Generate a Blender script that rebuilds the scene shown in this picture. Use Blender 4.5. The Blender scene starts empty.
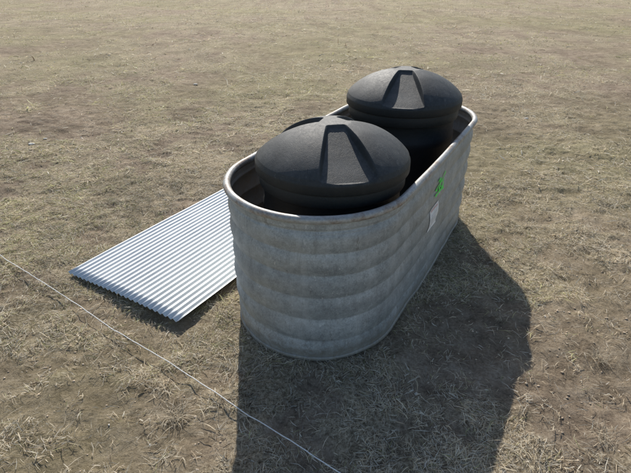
import bpy, math, numpy as np
from mathutils import Vector
S=1.4
scene=bpy.context.scene

# ---------- noise ----------
def _h(ix,iy,seed):
    n=(ix.astype(np.int64)*374761393+iy.astype(np.int64)*668265263+seed*1442695041)&0xFFFFFFFF
    n=((n^(n>>13))*1274126177)&0xFFFFFFFF
    n=n^(n>>16)
    return (n&0xFFFFFF)/float(0xFFFFFF)
def vn(x,y,seed=0):
    x=np.asarray(x,float);y=np.asarray(y,float)
    ix=np.floor(x);iy=np.floor(y);fx=x-ix;fy=y-iy
    fx=fx*fx*(3-2*fx);fy=fy*fy*(3-2*fy)
    a=_h(ix,iy,seed);b=_h(ix+1,iy,seed);c=_h(ix,iy+1,seed);d=_h(ix+1,iy+1,seed)
    return (a*(1-fx)+b*fx)*(1-fy)+(c*(1-fx)+d*fx)*fy
def fbm(x,y,seed=0,o=4):
    s=0;a=.5;t=0
    for i in range(o):
        s=s+a*vn(x*2**i+i*17.3,y*2**i-i*9.1,seed+i);t+=a;a*=.5
    return s/t
def sm(x,a,b):
    t=np.clip((x-a)/(b-a),0,1);return t*t*(3-2*t)

# ---------- helpers ----------
def mesh_np(name,v,f,mat=None,smooth=True,col=None):
    v=np.asarray(v,np.float32);f=np.asarray(f,np.int32)
    me=bpy.data.meshes.new(name)
    me.vertices.add(len(v));me.vertices.foreach_set('co',v.ravel())
    k=f.shape[1]
    me.loops.add(f.size);me.loops.foreach_set('vertex_index',f.ravel())
    me.polygons.add(len(f));me.polygons.foreach_set('loop_start',np.arange(len(f),dtype=np.int32)*k)
    try: me.polygons.foreach_set('loop_total',np.full(len(f),k,np.int32))
    except Exception: pass
    me.polygons.foreach_set('use_smooth',np.full(len(f),smooth))
    if col is not None:
        a=me.color_attributes.new('Col','FLOAT_COLOR','POINT')
        a.data.foreach_set('color',np.asarray(col,np.float32).ravel())
    me.update(calc_edges=True);me.validate()
    ob=bpy.data.objects.new(name,me);scene.collection.objects.link(ob)
    if mat: me.materials.append(mat)
    return ob
def grid_faces(nu,nv,wrap=False):
    i=np.arange(nu if wrap else nu-1);j=np.arange(nv-1)
    I,J=np.meshgrid(i,j,indexing='ij');I2=(I+1)%nu
    return np.stack([I*nv+J,I2*nv+J,I2*nv+J+1,I*nv+J+1],-1).reshape(-1,4)
def empty(name,loc=(0,0,0),rz=0):
    e=bpy.data.objects.new(name,None);scene.collection.objects.link(e);e.location=loc;e.rotation_euler[2]=rz
    e.empty_display_size=.2
    return e
def par(o,p): o.parent=p;return o

class M:
    def __init__(s,name):
        s.m=bpy.data.materials.new(name);s.m.use_nodes=True;s.nt=s.m.node_tree
        s.b=s.nt.nodes['Principled BSDF']
        s.tc=s.n('ShaderNodeTexCoord')
    def n(s,t,**k):
        x=s.nt.nodes.new(t)
        for a,b in k.items(): setattr(x,a,b)
        return x
    def l(s,a,b): s.nt.links.new(a,b)
    def noise(s,scale,detail=5,rough=.6,mapscale=None,dist=0,loc=(0,0,0)):
        n=s.n('ShaderNodeTexNoise');n.inputs['Scale'].default_value=scale;n.inputs['Detail'].default_value=detail
        n.inputs['Roughness'].default_value=rough;n.inputs['Distortion'].default_value=dist
        mp=s.n('ShaderNodeMapping');mp.inputs['Location'].default_value=loc
        if mapscale: mp.inputs['Scale'].default_value=mapscale
        s.l(s.tc.outputs['Object'],mp.inputs['Vector']);s.l(mp.outputs[0],n.inputs['Vector'])
        return n.outputs['Fac']
    def ramp(s,fac,stops):
        r=s.n('ShaderNodeValToRGB');e=r.color_ramp.elements
        while len(e)<len(stops): e.new(.5)
        for i,(p,c) in enumerate(stops):
            e[i].position=p
            if not hasattr(c,'__len__'): c=(c,c,c)
            e[i].color=(*c,1)
        s.l(fac,r.inputs[0]);return r.outputs[0]
    def mix(s,f,a,b,mode='MIX'):
        x=s.n('ShaderNodeMix',data_type='RGBA',blend_type=mode)
        if isinstance(f,(int,float)): x.inputs[0].default_value=f
        else: s.l(f,x.inputs[0])
        for v,i in ((a,6),(b,7)):
            if hasattr(v,'__len__'): x.inputs[i].default_value=(*v,1)
            else: s.l(v,x.inputs[i])
        return x.outputs[2]
    def math(s,op,x,y):
        q=s.n('ShaderNodeMath',operation=op)
        for i,w in enumerate((x,y)):
            if isinstance(w,(int,float)): q.inputs[i].default_value=w
            else: s.l(w,q.inputs[i])
        return q.outputs[0]
    def bump(s,fac,strength=.3,dist=.01,prev=None):
        b=s.n('ShaderNodeBump');b.inputs['Strength'].default_value=strength;b.inputs['Distance'].default_value=dist
        s.l(fac,b.inputs['Height'])
        if prev: s.l(prev,b.inputs['Normal'])
        return b.outputs[0]
    def set(s,k,v):
        if isinstance(v,(int,float)): s.b.inputs[k].default_value=v
        elif hasattr(v,'__len__'): s.b.inputs[k].default_value=(*v,1)
        else: s.l(v,s.b.inputs[k])

# ---------- materials ----------
def mat_ground():
    m=M('dry_ground')
    b=m.noise(9,8,.7);c=m.noise(75,6,.8);d=m.noise(.28,4,.5,loc=(5,2,0));e=m.noise(260,3,.8)
    at=m.n('ShaderNodeAttribute',attribute_name='Col')  # r = bare-soil amount
    sx=m.n('ShaderNodeSeparateColor');m.l(at.outputs['Color'],sx.inputs[0])
    straw=m.ramp(c,[(.34,(.12,.09,.056)),(.46,(.37,.30,.20)),(.57,(.63,.53,.375)),(.70,(.86,.77,.59)) ])
    soil=m.ramp(m.mix(.5,b,c),[(.37,(.18,.135,.095)),(.5,(.41,.32,.23)),(.63,(.62,.51,.385))])
    col=m.mix(sx.outputs[0],straw,soil)
    ol=m.ramp(d,[(.42,0),(.62,.35)])
    col=m.mix(ol,col,(.37,.355,.165))
    big=m.ramp(m.noise(2.2,6,.7,loc=(3,8,1)),[(.3,.64),(.7,1.22)])
    col=m.mix(1,col,big,'MULTIPLY')
    m.set('Base Color',col);m.set('Roughness',.95);m.set('Specular IOR Level',.1)
    n1=m.bump(c,1,.016);n2=m.bump(e,.6,.006,n1);n3=m.bump(b,.7,.04,n2)
    m.set('Normal',n3);return m.m
def mat_grass():
    m=M('dry_grass_blades')
    at=m.n('ShaderNodeAttribute',attribute_name='Col')
    m.set('Base Color',at.outputs['Color']);m.set('Roughness',.6);m.set('Specular IOR Level',.35)
    tr=m.n('ShaderNodeBsdfTranslucent');m.l(at.outputs['Color'],tr.inputs['Color'])
    mx=m.n('ShaderNodeMixShader');mx.inputs[0].default_value=.40
    m.l(m.b.outputs[0],mx.inputs[1]);m.l(tr.outputs[0],mx.inputs[2])
    m.l(mx.outputs[0],m.nt.nodes['Material Output'].inputs['Surface'])
    return m.m
def mat_stone():
    m=M('clods');at=m.n('ShaderNodeAttribute',attribute_name='Col')
    m.set('Base Color',at.outputs['Color']);m.set('Roughness',1);m.set('Specular IOR Level',.0);return m.m
def mat_galv(inside=False):
    m=M('galvanized_inside' if inside else 'galvanized_weathered')
    a=m.noise(5,8,.68);b=m.noise(45,8,.75);c=m.noise(11,7,.7,mapscale=(1,1,.15));d=m.noise(3.2,7,.7,mapscale=(1,1,3),loc=(4,4,4))
    e=m.noise(170,3,.7)
    base=m.ramp(a,[(.32,(.30,.33,.335)),(.5,(.385,.415,.42)),(.68,(.475,.505,.505))])
    base=m.mix(.9,base,m.ramp(b,[(.35,.68),(.65,1.18)]),'MULTIPLY')
    base=m.mix(.8,base,m.ramp(e,[(.35,.78),(.65,1.16)]),'MULTIPLY')
    base=m.mix(m.ramp(c,[(.47,0),(.64,.42)]),base,(.57,.59,.58))
    base=m.mix(m.ramp(d,[(.49,0),(.62,.33)]),base,(.21,.215,.21))
    k=m.noise(16,6,.75,mapscale=(1,1,.09),loc=(3,1,6))
    base=m.mix(m.ramp(k,[(.56,0),(.68,.38)]),base,(.18,.18,.165))
    f=m.noise(26,4,.8,mapscale=(1,1,.3),loc=(1,7,3))
    base=m.mix(m.ramp(f,[(.62,0),(.69,.5)]),base,(.14,.13,.11))
    g=m.noise(34,3,.8,mapscale=(1,1,.55),loc=(9,2,3))
    base=m.mix(m.ramp(g,[(.65,0),(.70,.6)]),base,(.66,.67,.65))
    sx=m.n('ShaderNodeSeparateXYZ');m.l(m.tc.outputs['Object'],sx.inputs[0])
    foot=m.ramp(m.math('ADD',sx.outputs[2],m.math('MULTIPLY',b,.16)),[(.08,.8),(.18,0)])
    base=m.mix(foot,base,(.28,.235,.17))
    if inside:
        base=m.mix(m.ramp(a,[(.35,.4),(.65,.9)]),base,(.32,.225,.14))
        m.set('Metallic',.1);m.set('Roughness',.75)
    else:
        m.set('Metallic',.25)
        m.set('Roughness',m.ramp(b,[(.3,.40),(.7,.62)]))
    m.set('Base Color',base)
    m.set('Normal',m.bump(b,.3,.003,m.bump(e,.2,.001)))
    return m.m
def mat_rim():
    m=M('rusty_rim')
    a=m.noise(9,7,.7);b=m.noise(90,4,.7)
    m.set('Base Color',m.mix(m.ramp(a,[(.46,0),(.60,.8)]),m.ramp(b,[(.3,(.32,.32,.305)),(.7,(.50,.50,.48))]),m.ramp(b,[(.35,(.18,.12,.085)),(.65,(.34,.265,.20))])))
    m.set('Metallic',.25);m.set('Roughness',.52);m.set('Normal',m.bump(b,.3,.002));return m.m
def mat_black():
    m=M('black_poly_plastic')
    a=m.noise(7,7,.7);b=m.noise(60,7,.8);c=m.noise(420,2,.6)
    dust=m.ramp(m.mix(.5,a,b),[(.38,.04),(.62,.58)])
    g=m.n('ShaderNodeNewGeometry');sx=m.n('ShaderNodeSeparateXYZ');m.l(g.outputs['Normal'],sx.inputs[0])
    up=m.ramp(sx.outputs[2],[(.1,.12),(.9,1)])
    f=m.mix(1,dust,up,'MULTIPLY')
    sc=m.ramp(m.noise(30,6,.8,mapscale=(1,2.5,1),dist=1.2),[(.57,0),(.67,.55)])
    col=m.mix(f,(.014,.0165,.017),(.145,.15,.148))
    col=m.mix(m.mix(1,sc,up,'MULTIPLY'),col,(.21,.21,.20))
    m.set('Base Color',col);m.set('Roughness',m.ramp(b,[(.3,.50),(.7,.72)]));m.set('Specular IOR Level',.42)
    m.set('Normal',m.bump(c,.5,.0018,m.bump(b,.4,.003)));return m.m
def mat_sheet():
    m=M('new_galvalume')
    a=m.noise(5,6,.6);b=m.noise(120,4,.7)
    m.set('Base Color',m.mix(.5,m.ramp(a,[(.3,(.60,.64,.66)),(.7,(.75,.78,.79))]),m.ramp(b,[(.3,(.58,.62,.64)),(.7,(.76,.79,.80))])))
    m.set('Metallic',.5);m.set('Roughness',m.ramp(a,[(.3,.42),(.7,.58)]));return m.m
def flat(name,c,r=.7,noise=None):
    m=M(name)
    if noise: m.set('Base Color',m.ramp(m.noise(noise,5,.7),[(.3,tuple(x*.7 for x in c)),(.6,c)]))
    else: m.set('Base Color',c)
    m.set('Roughness',r);return m.m
G_GROUND=mat_ground();G_GRASS=mat_grass();G_STONE=mat_stone();G_GALV=mat_galv();G_IN=mat_galv(True);G_RIM=mat_rim();G_BLK=mat_black();G_SH=mat_sheet()

# ---------- layout ----------
th=math.atan2(.873,.487)
C1=np.array([.014,1.80]);Ls=1.072;R=.371;TH=.668
d2=np.array([math.cos(th),math.sin(th)])
def to_tank(x,y):
    dx=x-C1[0];dy=y-C1[1]
    return dx*d2[0]+dy*d2[1], -dx*d2[1]+dy*d2[0]
def tank_dist(x,y):
    u,v=to_tank(x,y);u=u-np.clip(u,0,Ls);return np.hypot(u,v)-R
SO=np.array([-.912,1.448])*S
sdir=np.array([.513,.858]);sdir/=np.linalg.norm(sdir);sper=np.array([sdir[1],-sdir[0]])
SW=.78;SL=2.3
def sheet_uv(x,y):
    dx=x-SO[0];dy=y-SO[1];return dx*sdir[0]+dy*sdir[1], dx*sper[0]+dy*sper[1]
def gz(x,y):
    far=np.hypot(x-.3,y-2.2)
    calm=.45+.55*sm(tank_dist(x,y),.0,.25)
    su,sv=sheet_uv(x,y)
    ds=np.hypot(su-np.clip(su,0,SL),sv-np.clip(sv,0,SW))
    calm=calm*(.35+.65*sm(ds,0,.12))
    z=(fbm(x*.8,y*.8,3,3)-.5)*.05*sm(far,.8,3)+((fbm(x*5,y*5,11,3)-.5)*.030+(fbm(x*17,y*17,14,3)-.5)*.022)*calm-.014*(1-sm(far,1,2))
    z+=(fbm(x*.05,y*.05,40,3)-.5)*.5*sm(far,6,25)
    return z
def soil(x,y):
    s=sm(fbm(x*1.3+4,y*1.3,21,5),.53,.64)
    s=np.maximum(s,.9*sm(fbm(x*4.5+1,y*4.5,25,4),.56,.66))
    def blob(cx,cy,rx,ry,a=0):
        dx=x-cx;dy=y-cy;c,s_=math.cos(a),math.sin(a)
        q=((dx*c+dy*s_)/rx)**2+((-dx*s_+dy*c)/ry)**2
        return 1-sm(q+(fbm(x*6,y*6,31,3)-.5)*1.6,.4,1.3)
    s=np.maximum(s,blob(-.62,1.05,.30,.2)*.95)
    s=np.maximum(s,blob(1.42,1.95,.14,.45,.25)*.95)
    s=np.maximum(s,blob(1.25,1.15,.2,.15)*.6)
    s=np.maximum(s,blob(-1.6,1.9,.3,.2)*.6)
    return np.clip(s,0,1)

# ---------- ground ----------
def axis(lo,hi,st,ext,n=70):
    c=np.arange(lo,hi,st);g=np.geomspace(st*1.2,ext,n)
    return np.concatenate([lo-g[::-1],c,c[-1]+g])
xs=axis(-2.8,3.2,.014,400,90);ys=axis(.3,5.2,.014,400,90)
X,Y=np.meshgrid(xs,ys,indexing='ij');SO_=soil(X,Y);Z=gz(X,Y)-SO_*.007
gc=np.ones(X.shape+(4,));gc[...,0]=SO_
mesh_np('ground',np.stack([X,Y,Z],-1).reshape(-1,3),grid_faces(len(xs),len(ys)),G_GROUND,col=gc.reshape(-1,4))

# ---------- grass ----------
def grass(n,x0,x1,y0,y1,L,W,flat_lo=2,flat_hi=30,seed=0,fade=None,cl_f=14):
    r=np.random.default_rng(seed)
    x=r.uniform(x0,x1,n);y=r.uniform(y0,y1,n)
    dens=.35+.9*fbm(x*3,y*3,51,4);dens*=1-.9*soil(x,y)
    dens*=.12+1.4*sm(fbm(x*cl_f,y*cl_f,61,3),.37,.61)
    q=np.hypot(x*.75-.1,y-1.2)
    if fade:
        if fade[0] is not None: dens*=sm(q,*fade[0])
        if fade[1] is not None: dens*=1-sm(q,*fade[1])
    keep=r.random(n)<dens
    keep&=tank_dist(x,y)>.004
    su,sv=sheet_uv(x,y);keep&=~((su>.01)&(su<SL-.02)&(sv>.02)&(sv<SW-.02))
    x=x[keep];y=y[keep];n=len(x)
    az=r.uniform(0,2*math.pi,n)
    fld=fbm(x*2.5,y*2.5,71,2)*4*math.pi
    az=np.where(r.random(n)<.35,fld+r.normal(0,.5,n),az)
    ln=np.minimum(L*np.exp(r.normal(0,.5,n)),L*2.6)
    el=np.radians(flat_lo+(flat_hi-flat_lo)*r.random(n)**2)
    up=r.random(n)<.06;el=np.where(up,np.radians(r.uniform(35,70,n)),el)
    bend=r.normal(0,.25,n);w=W*np.exp(r.normal(0,.4,n))
    z=gz(x,y)+r.random(n)**2*.010*(L/.05)
    p0=np.stack([x,y,z],-1)
    def dr(a,e): return np.stack([np.cos(a)*np.cos(e),np.sin(a)*np.cos(e),np.sin(e)],-1)
    p1=p0+dr(az,el)*(ln*.5)[:,None]
    p2=p1+dr(az+bend,el-np.abs(r.normal(.25,.25,n)))*(ln*.5)[:,None]
    zz=gz(p2[:,0],p2[:,1])+.0015;p2[:,2]=np.maximum(p2[:,2],zz)
    tw=r.uniform(-.8,.8,n)
    sd=np.stack([-np.sin(az)*np.cos(tw),np.cos(az)*np.cos(tw),np.sin(tw)],-1)
    v=np.stack([p0-sd*w[:,None]*.5,p0+sd*w[:,None]*.5,p1-sd*w[:,None]*.45,p1+sd*w[:,None]*.45,p2-sd*w[:,None]*.12,p2+sd*w[:,None]*.12],1)
    pal=np.array([[.82,.72,.54],[.66,.55,.385],[.92,.86,.71],[.40,.315,.215],[.59,.535,.445],[.16,.12,.08],[.46,.45,.22]])
    green=sm(fbm(x*.35+9,y*.35,81,3)+.10*sm(y,3,7),.42,.66)
    pr=np.array([.25,.20,.20,.13,.13,.09,.03])
    cum=np.cumsum(pr/pr.sum());k=np.searchsorted(cum,r.random(n)).clip(0,6)
    k=np.where(r.random(n)<green*.38,6,k)
    c=pal[k]*np.exp(r.normal(0,.2,n))[:,None]
    c*=(.55+1.05*fbm(x*1.1,y*1.1,91,5))[:,None]
    c*=(.60+1.0*fbm(x*7,y*7,95,3))[:,None]
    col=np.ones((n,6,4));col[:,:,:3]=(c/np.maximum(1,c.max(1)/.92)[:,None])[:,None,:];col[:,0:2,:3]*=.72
    b=np.arange(n)[:,None]*6
    f=np.concatenate([b+np.array([[0,1,3,2]]),b+np.array([[2,3,5,4]])])
    return v.reshape(-1,3),f,col.reshape(-1,4)
root=empty('dry_grass')
def addg(name,*a,**k):
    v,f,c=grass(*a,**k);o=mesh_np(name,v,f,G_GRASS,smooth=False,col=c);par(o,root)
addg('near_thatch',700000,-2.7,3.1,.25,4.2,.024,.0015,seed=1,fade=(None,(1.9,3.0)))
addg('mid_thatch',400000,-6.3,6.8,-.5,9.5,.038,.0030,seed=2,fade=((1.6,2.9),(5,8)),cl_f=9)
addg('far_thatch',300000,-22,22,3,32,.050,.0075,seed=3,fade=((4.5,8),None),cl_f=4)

def tufts():
    V=[];F=[];Cc=[];r=np.random.default_rng(5);o=0
    pts=[(-.50,1.14,1.0),(.75,2.9,.8),(-1.3,2.9,.8),(1.5,1.35,.8),(1.9,2.6,1)]
    for i in range(60): pts.append((r.uniform(-2.6,3),r.uniform(.6,5),r.uniform(.35,.75)))
    for cx,cy,s in pts:
        if tank_dist(cx,cy)<.06: continue
        a,b=sheet_uv(cx,cy)
        if -.05<a<SL+.05 and -.05<b<SW+.05: continue
        for j in range(int(90*s)):
            az=r.uniform(0,6.283);el=math.radians(r.uniform(8,50));L=r.uniform(.04,.09)*s
            p0=np.array([cx+r.normal(0,.014),cy+r.normal(0,.014),float(gz(cx,cy))])
            d=np.array([math.cos(az)*math.cos(el),math.sin(az)*math.cos(el),math.sin(el)])
            p1=p0+d*L*.6;p2=p1+np.array([d[0],d[1],-.15])*L*.5
            sd=np.array([-math.sin(az),math.cos(az),0])*.0008
            V+= [p0-sd,p0+sd,p1-sd,p1+sd,p2-sd*.3,p2+sd*.3]
            c=np.array([.68,.59,.44])*r.uniform(.4,1.15);Cc+=[[*c,1]]*6
            F+=[[o,o+1,o+3,o+2],[o+2,o+3,o+5,o+4]];o+=6
    par(mesh_np('tufts',V,F,G_GRASS,smooth=False,col=Cc),root)
tufts()

def clods():
    import bmesh
    bm=bmesh.new();bmesh.ops.create_icosphere(bm,subdivisions=2,radius=1)
    bv=np.array([v.co[:] for v in bm.verts]);bf=np.array([[v.index for v in f.verts] for f in bm.faces]);bm.free()
    r=np.random.default_rng(9);V=[];F=[];C=[];o=0
    for i in range(8000):
        x=r.uniform(-2.6,3);y=r.uniform(.5,6)
        if r.random()>.10+soil(x,y)*1.0: continue
        a,b=sheet_uv(x,y)
        if tank_dist(x,y)<.02 or (0<a<SL and 0<b<SW): continue
        s=min(.0024*math.exp(r.normal(0,.5)),.0055)
        q=bv*(1+.5*(vn(bv[:,0]*2+i,bv[:,1]*2+bv[:,2]*1.7,i)[:,None]-.5)*2*.6)*np.array([r.uniform(.8,1.4),r.uniform(.8,1.4),.55])*s
        t=r.uniform(0,6.28);q=np.stack([q[:,0]*math.cos(t)-q[:,1]*math.sin(t),q[:,0]*math.sin(t)+q[:,1]*math.cos(t),q[:,2]],-1)
        V.append(q+np.array([x,y,float(gz(x,y))-.005]));F.append(bf+o);o+=len(bv)
        c=np.array([.52,.42,.31])*r.uniform(.55,1.3)
        if r.random()<.03:c=np.array([.7,.67,.6])
        C.append(np.tile([*c,1],(len(bv),1)))
    for (x,y,s) in [(-2.55,4.1,.022),(-2.5,4.25,.013),(2.2,4.9,.016),(-1.6,6.5,.02)]:
        q=bv*(1+.6*(vn(bv[:,0]*2+x*9,bv[:,1]*2+bv[:,2],5)[:,None]-.5))*np.array([1.5,1,.4])*s
        V.append(q+np.array([x,y,float(gz(x,y))+s*.2]));F.append(bf+o);o+=len(bv);C.append(np.tile([.85,.80,.70,1],(len(bv),1)))
    mesh_np('gravel',np.concatenate(V),np.concatenate(F),G_STONE,col=np.concatenate(C))
clods()

# ---------- stock tank ----------
tank=empty('galvanized_stock_tank',(C1[0],C1[1],-.018),th)
per=2*math.pi*R+2*Ls
def outline(s,off):
    s=np.mod(s,per);x=np.zeros_like(s);y=np.zeros_like(s);nx=np.zeros_like(s);ny=np.zeros_like(s)
    a=s<Ls; x[a]=s[a];y[a]=-R;ny[a]=-1
    b=(s>=Ls)&(s<Ls+math.pi*R);t=(s[b]-Ls)/R-math.pi/2;x[b]=Ls+R*np.cos(t);y[b]=R*np.sin(t);nx[b]=np.cos(t);ny[b]=np.sin(t)
    c=(s>=Ls+math.pi*R)&(s<2*Ls+math.pi*R);x[c]=Ls-(s[c]-Ls-math.pi*R);y[c]=R;ny[c]=1
    d=s>=2*Ls+math.pi*R;t=(s[d]-2*Ls-math.pi*R)/R+math.pi/2;x[d]=R*np.cos(t);y[d]=R*np.sin(t);nx[d]=np.cos(t);ny[d]=np.sin(t)
    return x+nx*off,y+ny*off
def prof(z,amp=1):
    u=(np.clip(.61-z,0,1)/.61)**.93*6.0
    ph=u-np.floor(u)
    rib=.0105*(np.sqrt(np.sin(np.pi*ph)**2+.006)**.85-.55)*amp
    rib*=sm(z,.03,.07)*(1-sm(z,.61,.622))
    return rib-.001
def off(s,z):
    s=np.mod(s,per)
    ws=np.where(s>per*.5,per-s,s)
    dent=(fbm(ws*2.2+z*.6,z*3,101,3)-.5)*.020*(1-sm(z,.58,.64)*.85)
    dent=dent+(fbm(ws*9,z*9,131,2)-.5)*.005*(1-sm(z,.58,.64))
    c=np.where((s<Ls),np.sin(np.clip(s/Ls,0,1)*math.pi),0)
    d=(s-Ls-math.pi*R)/Ls;c=c+np.where((d>0)&(d<1),np.sin(np.clip(d,0,1)*math.pi),0)
    wob=z+(fbm(ws*3,ws*0,141,2)-.5)*.014
    amp=.75+.5*fbm(ws*2.5,z*2.5,151,2)
    return prof(np.where((z>.04)&(z<.6),wob,z),amp)*(1-.35*c)+dent+c*.006
ns,nz=520,230
s_=np.linspace(0,per,ns,endpoint=False);z_=np.linspace(0,TH-.008,nz)
SS,ZZ=np.meshgrid(s_,z_,indexing='ij')
def ring(extra):
    o=off(SS,ZZ)+extra;x,y=outline(SS.ravel(),o.ravel());return np.stack([x,y,ZZ.ravel()],-1)
par(mesh_np('outer_wall',ring(0),grid_faces(ns,nz,True),G_GALV),tank)
par(mesh_np('inner_wall',ring(-.003),grid_faces(ns,nz,True)[:,::-1],G_IN),tank)
x,y=outline(s_,np.full(ns,-.012));c=np.array([[Ls/2,0,.02]])
fv=np.concatenate([np.stack([x,y,np.full(ns,.02)],-1),c])
ff=np.array([[i,(i+1)%ns,ns] for i in range(ns)])
par(mesh_np('floor_pan',fv,ff,G_IN,smooth=False),tank)
def tube_ring(name,z,r,offs,mat,flat_=1.0,noise=0):
    k=16;t=np.linspace(0,2*math.pi,k,endpoint=False)
    A,B=np.meshgrid(s_,t,indexing='ij')
    w=off(A,np.full_like(A,min(z,TH-.01)))
    nn=(fbm(np.minimum(A,per-A)*6,A*0,7,2)-.5)*noise
    x,y=outline(A.ravel(),(w+offs+r*np.cos(B)).ravel())
    zz=(z+nn+r*flat_*np.sin(B)).ravel()
    i=np.arange(ns);j=np.arange(k);I,J=np.meshgrid(i,j,indexing='ij')
    f=np.stack([I*k+J,((I+1)%ns)*k+J,((I+1)%ns)*k+(J+1)%k,I*k+(J+1)%k],-1).reshape(-1,4)
    par(mesh_np(name,np.stack([x,y,zz],-1),f,mat),tank)
tube_ring('rolled_rim',TH-.011,.0152,.003,G_RIM,1.0,.005)
tube_ring('foot_seam',.014,.006,.000,G_GALV,1.8)
def side_patch(name,x0,x1,z0,z1,mat,lift,n=16):
    a=np.linspace(x0,x1,n);b=np.linspace(z0,z1,n);A,B=np.meshgrid(a,b,indexing='ij')
    o=off(A,B)+lift;x,y=outline(A.ravel(),o.ravel())
    return par(mesh_np(name,np.stack([x,y,B.ravel()],-1),grid_faces(n,n),mat),tank)
side_patch('sticker',.385,.515,.31,.43,flat('paper_label',(.95,.93,.90),.6,25),.0025,24)
red=flat('label_print',(.75,.50,.45),.6);blk=flat('label_text',(.7,.7,.7),.6)
side_patch('sticker_band',.40,.50,.410,.418,red,.0037,16)
for i in range(4):
    z=.388-.018*i
    side_patch('sticker_text_%d'%(i+1),.405,.405+[.085,.065,.09,.05][i],z,z+.003,blk,.0037,12)
GP=flat('green_marking_paint',(.05,.9,.10),.5)
def stroke(name,pts,w=.0115):
    P=np.array(pts);P[:,0]=.475+(P[:,0]-.475)*1.2;P[:,1]=.535+(P[:,1]-.54)*.9;Q=[]
    for i in range(len(P)-1):
        for t in np.linspace(0,1,8,endpoint=False):Q.append(P[i]*(1-t)+P[i+1]*t)
    Q.append(P[-1]);Q=np.array(Q)
    for _ in range(3):Q[1:-1]=(Q[:-2]+2*Q[1:-1]+Q[2:])/4
    T=np.gradient(Q,axis=0);T/=np.linalg.norm(T,axis=1)[:,None]+1e-9;N=np.stack([-T[:,1],T[:,0]],-1)
    w=w*(1+.25*np.sin(np.arange(len(Q))*.9))
    E=np.stack([Q-N*w[:,None]*.5,Q,Q+N*w[:,None]*.5],1).reshape(-1,2)
    x,y=outline(E[:,0],off(E[:,0],E[:,1])+.0025+.0004*len(name))
    par(mesh_np(name,np.stack([x,y,E[:,1]],-1),grid_faces(len(Q),3),GP),tank)
cx,cz=.475,.54
stroke('paint_a',[(cx-.05,cz+.03),(cx-.03,cz+.042),(cx-.02,cz+.01),(cx-.04,cz-.025),(cx-.055,cz-.01),(cx-.03,cz+.005),(cx-.005,cz+.03)])
stroke('paint_bb',[(cx-.005,cz+.035),(cx-.012,cz-.03),(cx+.012,cz-.02),(cx+.008,cz+.01),(cx-.01,cz+.0)])
stroke('paint_ccc',[(cx+.05,cz+.04),(cx+.02,cz+.03),(cx+.022,cz),(cx+.05,cz-.005),(cx+.045,cz-.035),(cx+.015,cz-.035)])
stroke('paint_dddd',[(cx-.06,cz-.046),(cx-.01,cz-.040),(cx+.05,cz-.049)],.010)

# ---------- drums ----------
def drum(loc,rz,zl,r=.311):
    e=empty('black_plastic_drum',(loc[0],loc[1],0.006),rz)
    base=zl-.006
    pf=[(.0,0),(.20,0),(.262,.004),(.275,.02),(.278,.2),(.286,.215),(.286,.245),(.278,.26),(.280,base-.22),(.288,base-.205),(.288,base-.175),(.281,base-.16),
        (.282,base-.10),(.290,base-.092),(.298,base-.085),(.299,base-.045),(.295,base-.035),(.295,base-.01)]
    pf=np.array(pf);n=128;t=np.linspace(0,2*math.pi,n,endpoint=False)
    V=np.stack([np.outer(np.cos(t),pf[:,0]),np.outer(np.sin(t),pf[:,0]),np.tile(pf[:,1],(n,1))],-1).reshape(-1,3)
    par(mesh_np('body',V,grid_faces(n,len(pf),True),G_BLK),e)
    h=.152
    n=900;t=np.linspace(0,2*math.pi,n,endpoint=False)
    rr=np.concatenate([[.0005],np.linspace(.004,r-.006,150)])
    T,RR=np.meshgrid(t,rr,indexing='ij')
    q=RR/r
    dome=.012+(h-.012)*(np.clip(1-q**2.0,0,1))**.82
    x=RR*np.cos(T);y=RR*np.sin(T);Zl=dome.copy()
    for k in range(3):
        a=k*2*math.pi/3
        u=x*math.cos(a)+y*math.sin(a);v=np.abs(-x*math.sin(a)+y*math.cos(a))
        hw=.026+(u-.03)*.31
        m=(1-sm(v-hw,-.007,.007))*sm(u,.042,.058)
        lu=np.clip(.122*(1-(u-.055)/(r-.014-.055))+.013,.012,None)
        Zl=np.where(m>0,dome*(1-m)+np.minimum(dome,lu)*m,Zl)
    Zl=np.minimum(Zl,h-.006)
    Zl+=(fbm(x*6+3,y*6,15,3)-.5)*.006
    pr=[(r-.003,.011),(r,.007),(r+.001,.0),(r+.001,-.030),(r-.002,-.034),(r-.006,-.036),(r-.012,-.036),(r-.014,-.03)]
    top=np.stack([x,y,Zl],-1)
    ed=np.stack([np.stack([np.cos(t)*a,np.sin(t)*a,np.full(n,b)],-1) for a,b in pr],1)
    V=np.concatenate([top,ed],1);nv=V.shape[1]
    o=par(mesh_np('lid',V.reshape(-1,3),grid_faces(n,nv,True),G_BLK),e);o.location=(0,0,base)
drum((.045*S+.005,1.30*S),math.radians(-80),.515*S)
drum((.345*S,1.88*S),math.radians(-100),.548*S)

# ---------- corrugated sheet ----------
def sheet():
    nu,nv=40,24*14+1
    u=np.linspace(0,SL,nu);v=np.linspace(0,SW,nv);U,Vv=np.meshgrid(u,v,indexing='ij')
    zc=.020+.0055*np.cos(Vv/(SW/24)*2*math.pi)
    zc+= (fbm(U*1.5,Vv*2,33,2)-.5)*.018+.004*np.cos(U*1.7+1)
    x=SO[0]+U*sdir[0]+Vv*sper[0];y=SO[1]+U*sdir[1]+Vv*sper[1]
    o=mesh_np('corrugated_metal_sheet',np.stack([x,y,zc],-1).reshape(-1,3),grid_faces(nu,nv)[:,::-1],G_SH)
    m=o.modifiers.new('t','SOLIDIFY');m.thickness=.0012
sheet()

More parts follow.
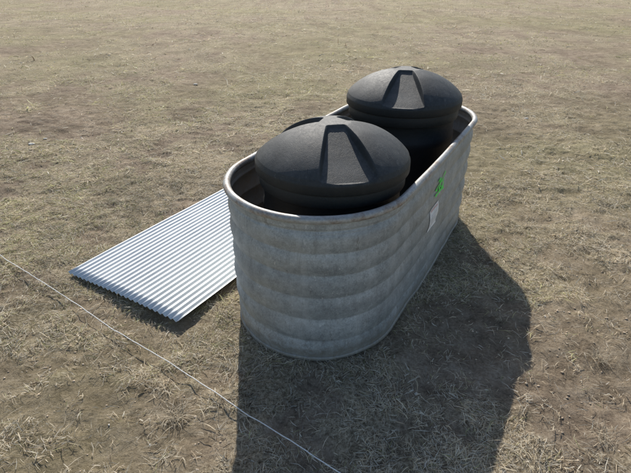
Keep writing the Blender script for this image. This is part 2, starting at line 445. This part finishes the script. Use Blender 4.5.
# ---------- string ----------
def string():
    a=np.array([-1.239*S,1.571*S]);b=np.array([.038*S,.666*S]);d=(b-a)
    n=500;t=np.linspace(-.8,1.6,n);P=a+np.outer(t,d)
    nd=np.array([-d[1],d[0]])/np.linalg.norm(d)
    P=P+np.outer((fbm(t*6,t*0,5,3)-.5)*.02,nd)
    z=gz(P[:,0],P[:,1])*.4+.022+(fbm(t*9,t*0+3,6,2)-.5)*.010
    cu=bpy.data.curves.new('white_string','CURVE');cu.dimensions='3D';cu.bevel_depth=.0019;cu.bevel_resolution=2
    sp=cu.splines.new('POLY');sp.points.add(n-1)
    co=np.ones((n,4));co[:,:2]=P;co[:,2]=z;sp.points.foreach_set('co',co.ravel())
    o=bpy.data.objects.new('white_string',cu);scene.collection.objects.link(o);cu.materials.append(flat('string',(.85,.84,.80),.8,90))
string()

# ---------- light ----------
el=math.radians(37.2);sv=Vector((-.125,.99,0)).normalized()
to=Vector((sv.x*math.cos(el),sv.y*math.cos(el),math.sin(el)))
L=bpy.data.lights.new('sun','SUN');L.energy=5;L.angle=math.radians(.5);L.color=(1,.95,.87)
lo=bpy.data.objects.new('sun',L);scene.collection.objects.link(lo);lo.rotation_euler=to.to_track_quat('Z','Y').to_euler();lo.location=(0,0,10)
w=bpy.data.worlds.new('World');scene.world=w;w.use_nodes=True;nt=w.node_tree
sk=nt.nodes.new('ShaderNodeTexSky');sk.sky_type='NISHITA';sk.sun_disc=False;sk.sun_elevation=el;sk.sun_rotation=math.atan2(sv.x,sv.y)
bg=nt.nodes['Background'];bg.inputs[1].default_value=.12;nt.links.new(sk.outputs[0],bg.inputs[0])
scene.view_settings.view_transform='Standard';scene.view_settings.look='None';scene.view_settings.exposure=0

cam=bpy.data.cameras.new('camera');cam.lens=27.04;cam.sensor_width=36;cam.clip_start=.05;cam.clip_end=2000
co=bpy.data.objects.new('camera',cam);scene.collection.objects.link(co);co.location=(0,0,S);co.rotation_euler=(math.radians(60),0,0)
scene.camera=co
